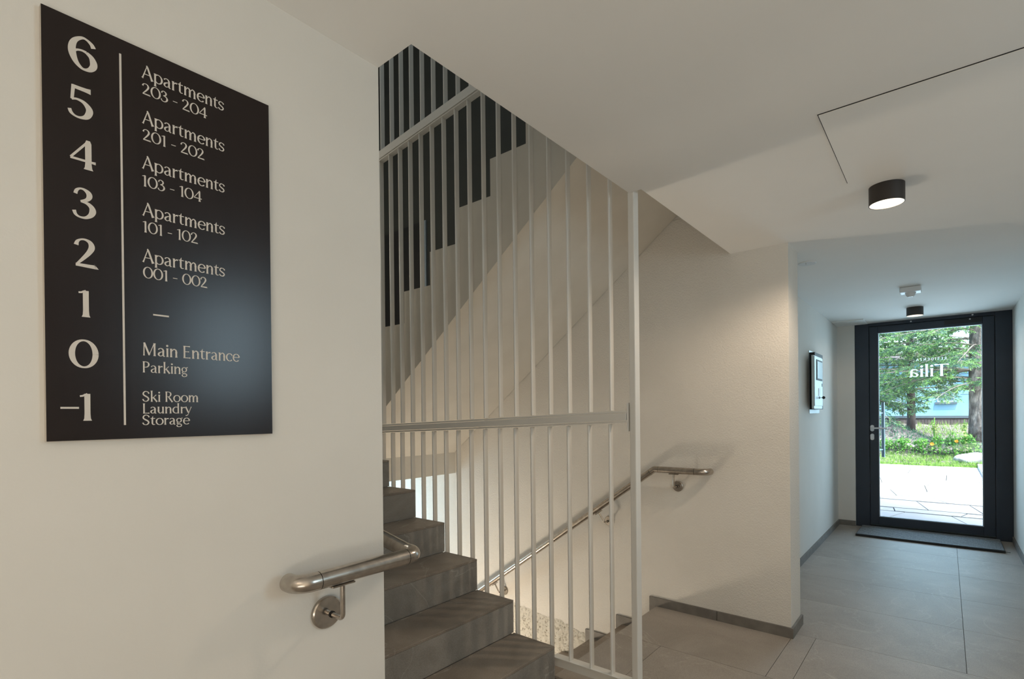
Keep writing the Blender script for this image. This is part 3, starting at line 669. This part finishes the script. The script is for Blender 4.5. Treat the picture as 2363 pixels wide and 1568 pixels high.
# wall terminal by the entrance
wb = thing('wall_terminal', 'narrow steel box with display pane and key on the white hallway wall', 'key box', (5.6, YH, 1.57))
box('mounting_plate', (5.355, YH-.004, 1.278), (5.84, YH-.0003, 1.852), M['box'], wb, .001, 1)
box('black_frame', (5.365, YH-.047, 1.315), (5.76, YH-.0045, 1.832), M['rubber'], wb)  # black frame between plate and housing
box('housing', (5.205, YH-.066, 1.320), (5.60, YH-.0475, 1.792), M['box'], wb, .003, 2)
box('front_door', (5.21, YH-.071, 1.345), (5.595, YH-.0665, 1.785), M['box'], wb, .002, 1)
box('display_frame', (5.29, YH-.0745, 1.575), (5.56, YH-.0715, 1.760), M['rubber'], wb, .0014, 1)
box('display_pane', (5.31, YH-.0775, 1.590), (5.54, YH-.075, 1.745), M['screen'], wb, .001, 1)
box('slot', (5.552, YH-.0735, 1.525), (5.565, YH-.0714, 1.553), M['rubber'], wb)
box('name_plate', (5.38, YH-.0735, 1.435), (5.46, YH-.0714, 1.505), M['white_plastic'], wb)
lathe('lock_cylinder', [(0, .006), (.010, .006), (.010, 0), (0, 0)], (5.42, YH-.0714, 1.42), (0, -1, 0), M['bead'], wb, 16)
box('key_blade', (5.417, YH-.096, 1.4175), (5.423, YH-.0775, 1.4225), M['frame_dark'], wb)
lathe('key_bow', [(0, -.0015), (.013, -.0015), (.013, .0015), (0, .0015)], (5.42, YH-.106, 1.42), (1, 0, 0), M['frame_dark'], wb, 16)
place(wb)

# ------------------------------------------------------------------ outdoors
struct(prism('wall_outside', [(YR-3.5, -.1), (YR, -.1), (YR, H+.02), (.785, H+.02), (.785, -.1), (5.0, -.1), (5.0, 3.0), (YR-3.5, 3.0)], 0, 7.25, 7.40, M['facade']))
struct(box('ceiling_canopy', (7.12, -1.6, 2.60), (8.9, 2.0, 2.72), M['facade']))  # assumed canopy out of view, inferred from the shaded paving by the door
gr = struct(box('ground', (7.12, -8, -.30), (16.25, 9, -.0555), M['joint']))
# irregular slabs near the door, individual stones
random.seed(11)
rows = [7.13, 7.55, 8.05, 8.62, 8.95, 9.75, 10.25, 10.95, 11.9, 12.9, 14.0, 15.1, 16.22]
for r_i, (a, b) in enumerate(zip(rows, rows[1:])):
    y = -2.0+random.uniform(0, .5); sk0 = random.uniform(-.1, .1)
    while y < 2.6:
        w = random.uniform(.55, 1.25); g = .026
        s0, s1 = sk0, random.uniform(-.16, .16)
        ja, jb = random.uniform(-.04, .04), random.uniform(-.04, .04)
        q = .007; poly = [(a+g, y+s0*-.5+q), (b-g, y+s0*.5+q), (b-g+ja*.3, y+w+s1*.5-q), (a+g+jb*.2, y+w-s1*.5-q)]
        prism('paving_stone', poly, 2, -.075, -.050+random.uniform(-.002, .002), M['paving'], gr)
        y += w; sk0 = s1
struct(box('trim_2', (11.4, -1.15, -.06), (16.2, -.56, .03), M['facade']))
# rising garden bed
def bed_z(x, y):
    t = max(0, min(1, (x-16.2)/7.6)); z = -.03+.80*t**.8
    z += .62*math.exp(-((x-18.4)/1.1)**2-((y-1.45)/.85)**2)+.18*math.exp(-((x-18.0)/.9)**2-((y-.5)/1.0)**2)
    z += .05*noise.noise(Vector((x*1.7, y*1.7, 0)))+.03*noise.noise(Vector((x*6, y*6, 2)))
    return z
bm = bmesh.new(); NX_, NY_ = 90, 110; g_ = []
for i in range(NX_+1):
    x = 16.2+9*i/NX_; g_.append([bm.verts.new((x, -5+10*j/NY_, bed_z(x, -5+10*j/NY_))) for j in range(NY_+1)])
for i in range(NX_):
    for j in range(NY_): bm.faces.new((g_[i][j], g_[i+1][j], g_[i+1][j+1], g_[i][j+1]))
struct(bm_obj('ground_bed', bm, M['soil'], None, True))
struct(box('ground_far', (25, -30, .2), (60, 30, .72), M['soil']))
def blades(name, n, fx, m, h0, h1, w, label, cat):
    vs, fs = [], []
    for _ in range(n):
        x, y = fx(); z = bed_z(x, y) if x > 16.2 else -.05
        a = random.uniform(0, 6.28); hh = random.uniform(h0, h1); dx, dy = math.cos(a)*w, math.sin(a)*w; lx, ly = random.gauss(0, hh*.3), random.gauss(0, hh*.3)
        i = len(vs); vs += [(x-dx, y-dy, z-.01), (x+dx, y+dy, z-.01), (x+lx, y+ly, z+hh)]; fs.append((i, i+1, i+2))
    me = bpy.data.meshes.new(name); me.from_pydata(vs, [], fs); o = link(name, me, m); o['kind'] = 'stuff'; o['label'] = label; o['category'] = cat; return o
blades('grass_strip', 9000, lambda: (16.05+random.random()**1.5*.9, random.uniform(-1.6, 2.2)), M['grass'], .03, .10, .006, 'sunlit short grass strip along the far edge of the stone paving', 'grass')
blades('tall_grass', 1500, lambda: (random.uniform(20.5, 23.6), random.uniform(-1.6, 2.4)), M['grass'], .05, .22, .008, 'tall loose grass growing on the bank below the fence', 'grass')
blades('mound_weeds', 2600, lambda: (random.uniform(17, 19.5), random.uniform(-1.2, 2.2)), M['needle_dark'], .04, .13, .012, 'short weeds scattered over the gravelly mound', 'grass')
def leafy(cx, cy, hgt, rad, n, m, label, stalk=False):
    root = thing('leafy_plant', label, 'plant', (cx, cy, bed_z(cx, cy)), 'leafy plants in the garden bed')
    vs, fs, sv = [], [], bmesh.new()
    z0 = bed_z(cx, cy)
    for k in range(7):
        a = random.uniform(0, 6.28); r_ = rad*random.uniform(.1, .8)
        add_tube(sv, [(cx, cy, z0-.01), (cx+r_*.5*math.cos(a), cy+r_*.5*math.sin(a), z0+hgt*.6), (cx+r_*math.cos(a), cy+r_*math.sin(a), z0+hgt*random.uniform(.8, 1))], .005, 5)
    for _ in range(n):
        a = random.uniform(0, 6.28); rr = rad*math.sqrt(random.random()); t = random.random()**.7
        c = Vector((cx+rr*math.cos(a)*(1-.4*t), cy+rr*math.sin(a)*(1-.4*t), z0+hgt*t*(1-.3*(rr/rad)**2)))
        d = Vector((random.gauss(0, 1)-.6, random.gauss(0, 1), random.gauss(.1, .6))).normalized(); s_ = random.uniform(.035, .065)
        sd_ = d.cross(Vector((0, 0, 1))).normalized()*s_*.42; dn_ = Vector((0, 0, -s_*.25))
        i = len(vs); vs += [c, c+d*s_*.5+sd_, c+d*s_*1.1+dn_, c+d*s_*.5-sd_]; fs.append((i, i+1, i+2, i+3))
    bm_obj('stems', sv, M['leaf'], root)
    me = bpy.data.meshes.new('leaves'); me.from_pydata(vs, [], fs); o = link('leaves', me, m, root); o['kind'] = 'stuff'
    place(root); return root
random.seed(5)
spec = [(17.0, 1.20, .28, .25, 260, 'leaf', 'low bluish green plant at the left end of the bed'),
        (16.95, .86, .30, .26, 300, 'leaf', 'low bright green plant second from the left in the bed'),
        (17.0, .48, .36, .26, 320, 'leaf', 'bright green bushy plant below the dark tree trunk'),
        (17.0, .12, .48, .27, 360, 'leaf', 'taller bright green plant with an orange flower in the bed'),
        (17.0, -.18, .55, .26, 380, 'leaf', 'tall leafy plant in the middle of the right half of the bed'),
        (16.95, -.45, .50, .24, 340, 'leaf', 'leafy green plant directly behind the pale boulder'),
        (17.3, -.36, .72, .10, 150, 'leaf_pale', 'slender yellow green plant spike beside the thick trunk'),
        (17.5, .22, .62, .12, 130, 'leaf_pale', 'pale yellow green plant spike behind the orange flower'),
        (17.0, -.85, .34, .25, 260, 'leaf', 'green plant at the right edge of the bed behind the boulder')]
for cx_, cy_, hh_, rr_, nn_, mm_, lb_ in spec: leafy(cx_, cy_, hh_*1.2, rr_, nn_, M[mm_], lb_)
def flower(x, y, z, m, r_, label):
    f = thing('flower', label, 'flower', (x, y, z-.25), 'flowers among the bed plants')
    tube('stem', [(x, y, z-.35), (x, y, z)], .003, M['leaf'], f, 5)
    bm = bmesh.new()
    for k in range(8):
        a = k*math.pi/4; d = Vector((-.35, math.cos(a), math.sin(a))).normalized(); s2 = Vector((0, -math.sin(a), math.cos(a)))*r_*.35
        c = Vector((x, y, z)); vv = [bm.verts.new(q) for q in (c, c+d*r_*.6+s2, c+d*r_, c+d*r_*.6-s2)]; bm.faces.new(vv)
    bm_obj('petals', bm, m, f); place(f)
flower(16.85, .27, .44, M['petal'], .05, 'orange flower in the middle of the leafy bed')
flower(16.85, -.20, .52, M['petal'], .045, 'orange flower nearer the thick trunk on the right')
flower(16.85, .74, .42, M['petal_white'], .035, 'small white flower at the left of the bed')
flower(16.85, .64, .38, M['petal_white'], .03, 'tiny white flower just right of the other white one')
# boulder
bm = bmesh.new(); bmesh.ops.create_icosphere(bm, subdivisions=4, radius=1)
for v in bm.verts:
    n_ = noise.noise(v.co*1.3)*.25+noise.noise(v.co*4)*.06; v.co *= (1+n_); v.co = Vector((v.co.x*.22, v.co.y*.36, v.co.z*.20))
bo = bm_obj('boulder', bm, M['boulder'], None, True); bo.location = (16.55, -.52, .07); tag(bo, 'pale rounded boulder at the right end of the grass strip', 'rock')
bm = bmesh.new(); bmesh.ops.create_icosphere(bm, subdivisions=3, radius=1)
for v in bm.verts:
    n_ = noise.noise(v.co*1.7+Vector((3, 1, 2)))*.3; v.co *= (1+n_); v.co = Vector((v.co.x*.1, v.co.y*.13, v.co.z*.07))
bo = bm_obj('boulder', bm, M['soil'], None, True); bo.location = (16.45, -.02, .0); tag(bo, 'small dark stone left of the pale boulder', 'rock')
# fence
fe = thing('garden_fence', 'low grey brown slatted fence with a blue grey cap behind the bed', 'fence', (24, 0, .70))
box('cap_board', (23.97, -4, 1.00), (24.05, 5, 1.085), M['fence_cap'], fe)
box('backing_board', (24.035, -4, .70), (24.05, 5, 1.0), M['fence'], fe)
bm = bmesh.new()
y = -4
while y < 5: add_box(bm, (24.0, y+.004, .72), (24.03, y+.086, .962)); y += .09
stuff(bm_obj('slats', bm, M['fence'], fe))
place(fe)
# pale blue house
ho = thing('neighbour_house', 'pale blue house behind the fence with two windows', 'house', (31, 1, .7))
box('wall', (30, -6, .6), (34, 9, 3.55), M['house'], ho)
for yy, zz in ((-.01, 2.02), (1.88, 2.02)):
    box('window_trim', (29.96, yy-.30, zz-.38), (30.0, yy+.30, zz+.45), M['house_trim'], ho)
    for sy in (-.14, .14):
        box('window_pane', (29.945, yy+sy-.115, zz-.30), (29.958, yy+sy+.115, zz+.38), M['pane_dark'], ho)
    box('window_sill', (29.88, yy-.38, zz-.46), (29.999, yy+.38, zz-.385), M['fence_cap'], ho)
for z in (1.95, 2.25, 2.55, 2.85, 3.15): box('siding_line', (29.992, -6, z), (30.0, -.5, z+.015), M['fence_cap'], ho)
prism('roof', [(29.5, 3.55), (34.5, 3.55), (32, 4.1)], 1, -6.4, 9.4, M['fence'], ho)
place(ho)
sgn = thing('yard_sign', 'small white lettered sign by the foot of the dark trunk', 'sign', (29.2, 1.55, .9))
box('board', (29.2, 1.25, 1.22), (29.23, 1.75, 1.42), M['house_trim'], sgn)
box('post', (29.235, 1.45, .6), (29.26, 1.5, 1.3), M['fence'], sgn)
text('lettering', 'PRI', (29.197, 1.60, 1.27), (0, -1, 0), (0, 0, 1), .11, None, sgn, M['frame_dark'])
place(sgn)
# trees
def tree(name, label, x, y, z0, zt, r0_, r1_, bark, nb, hz, span, needle, seed, lean=0):
    random.seed(seed); root = thing(name, label, 'tree', (x, y, z0))
    n = 16; bm = bmesh.new(); pts = []; rr = []
    for i in range(n+1):
        t = i/n; pts.append((x+.04*noise.noise(Vector((t*4, seed, 0))), y+lean*t+.05*noise.noise(Vector((seed, t*4, 0))), z0-.1+(zt-z0+.1)*t)); rr.append(r0_+(r1_-r0_)*t+.08*r0_*math.exp(-t*18))
    add_tube(bm, pts, rr, 18); bm_obj('trunk', bm, bark, root, True)
    bb = bmesh.new(); V_ = {0: [], 1: []}; F_ = {0: [], 1: []}
    def tuft(c, d, k, ln_):
        # needle spray: several thin blades along a shoot
        for q in range(9):
            t = q/9; b = c+d*(ln_*t); s = Vector((random.gauss(0, 1), random.gauss(0, 1), random.gauss(-.15, .7))).normalized()
            u = (d*.9+s*.9).normalized()*random.uniform(.035, .065); w = u.cross(s).normalized()*.0075
            i = len(V_[k]); V_[k].extend([b-w, b+w, b+u+w*.6, b+u-w*.6]); F_[k].append((i, i+1, i+2, i+3))
    for j in range(nb):
        zb = random.uniform(*hz); a = random.uniform(*span); L_ = random.uniform(1.3, 3.0)
        d = Vector((math.cos(a), math.sin(a), random.uniform(-.12, .28))); p = Vector((x, y+lean*(zb-z0)/(zt-z0), zb)); line = [p.copy()]
        nseg = 10
        for s_ in range(nseg):
            p = p+d.normalized()*L_/nseg; d.z -= .035; d += Vector((random.gauss(0, .05), random.gauss(0, .05), random.gauss(0, .03))); line.append(p.copy())
        add_tube(bb, line, [.022*(1-.85*i/nseg) for i in range(nseg+1)], 6)
        for s_ in range(2, nseg+1):
            for side in (-1, 1):
                if random.random() < .12: continue
                q = line[s_]; dd = (line[s_]-line[s_-1]).normalized(); sd_ = Vector((-dd.y, dd.x, 0))*side
                tl = random.uniform(.25, .6)*(1-.4*s_/nseg); tw = (dd*.6+sd_*.9+Vector((0, 0, random.uniform(-.5, .1)))).normalized()
                e = q+tw*tl; add_tube(bb, [q, (q+e)/2+Vector((0, 0, .01)), e], [.006, .004, .002], 4)
                nt_ = 7
                for u_ in range(1, nt_+1):
                    c = q.lerp(e, u_/nt_); k = 0 if random.random() < needle else 1
                    tuft(c, (tw+Vector((random.gauss(0, .5), random.gauss(0, .5), random.gauss(-.2, .3)))).normalized(), k, random.uniform(.08, .16))
    bm_obj('branches', bb, M['twig'], root)
    for k, mm in ((0, M['needle']), (1, M['needle_dark'])):
        me = bpy.data.meshes.new('foliage'); me.from_pydata([tuple(v) for v in V_[k]], [], F_[k]); o = link('foliage', me, mm, root); o['kind'] = 'stuff'
    place(root); return root
tree('conifer', 'thick barked conifer at the right edge of the glass door', 18.05, -.66, .55, 7, .215, .15, M['bark'], 44, (1.7, 4.6), (R(60), R(250)), .62, 3)
tree('conifer', 'slim dark trunked tree behind the bed left of centre', 21.0, .86, .75, 7, .112, .08, M['bark_dark'], 46, (1.75, 4.8), (R(0), R(360)), .45, 9)
tree('conifer', 'conifer whose branches reach in from beyond the left door edge', 19.5, 2.6, .7, 6, .16, .10, M['bark_dark'], 34, (1.6, 4.4), (R(200), R(320)), .5, 21)
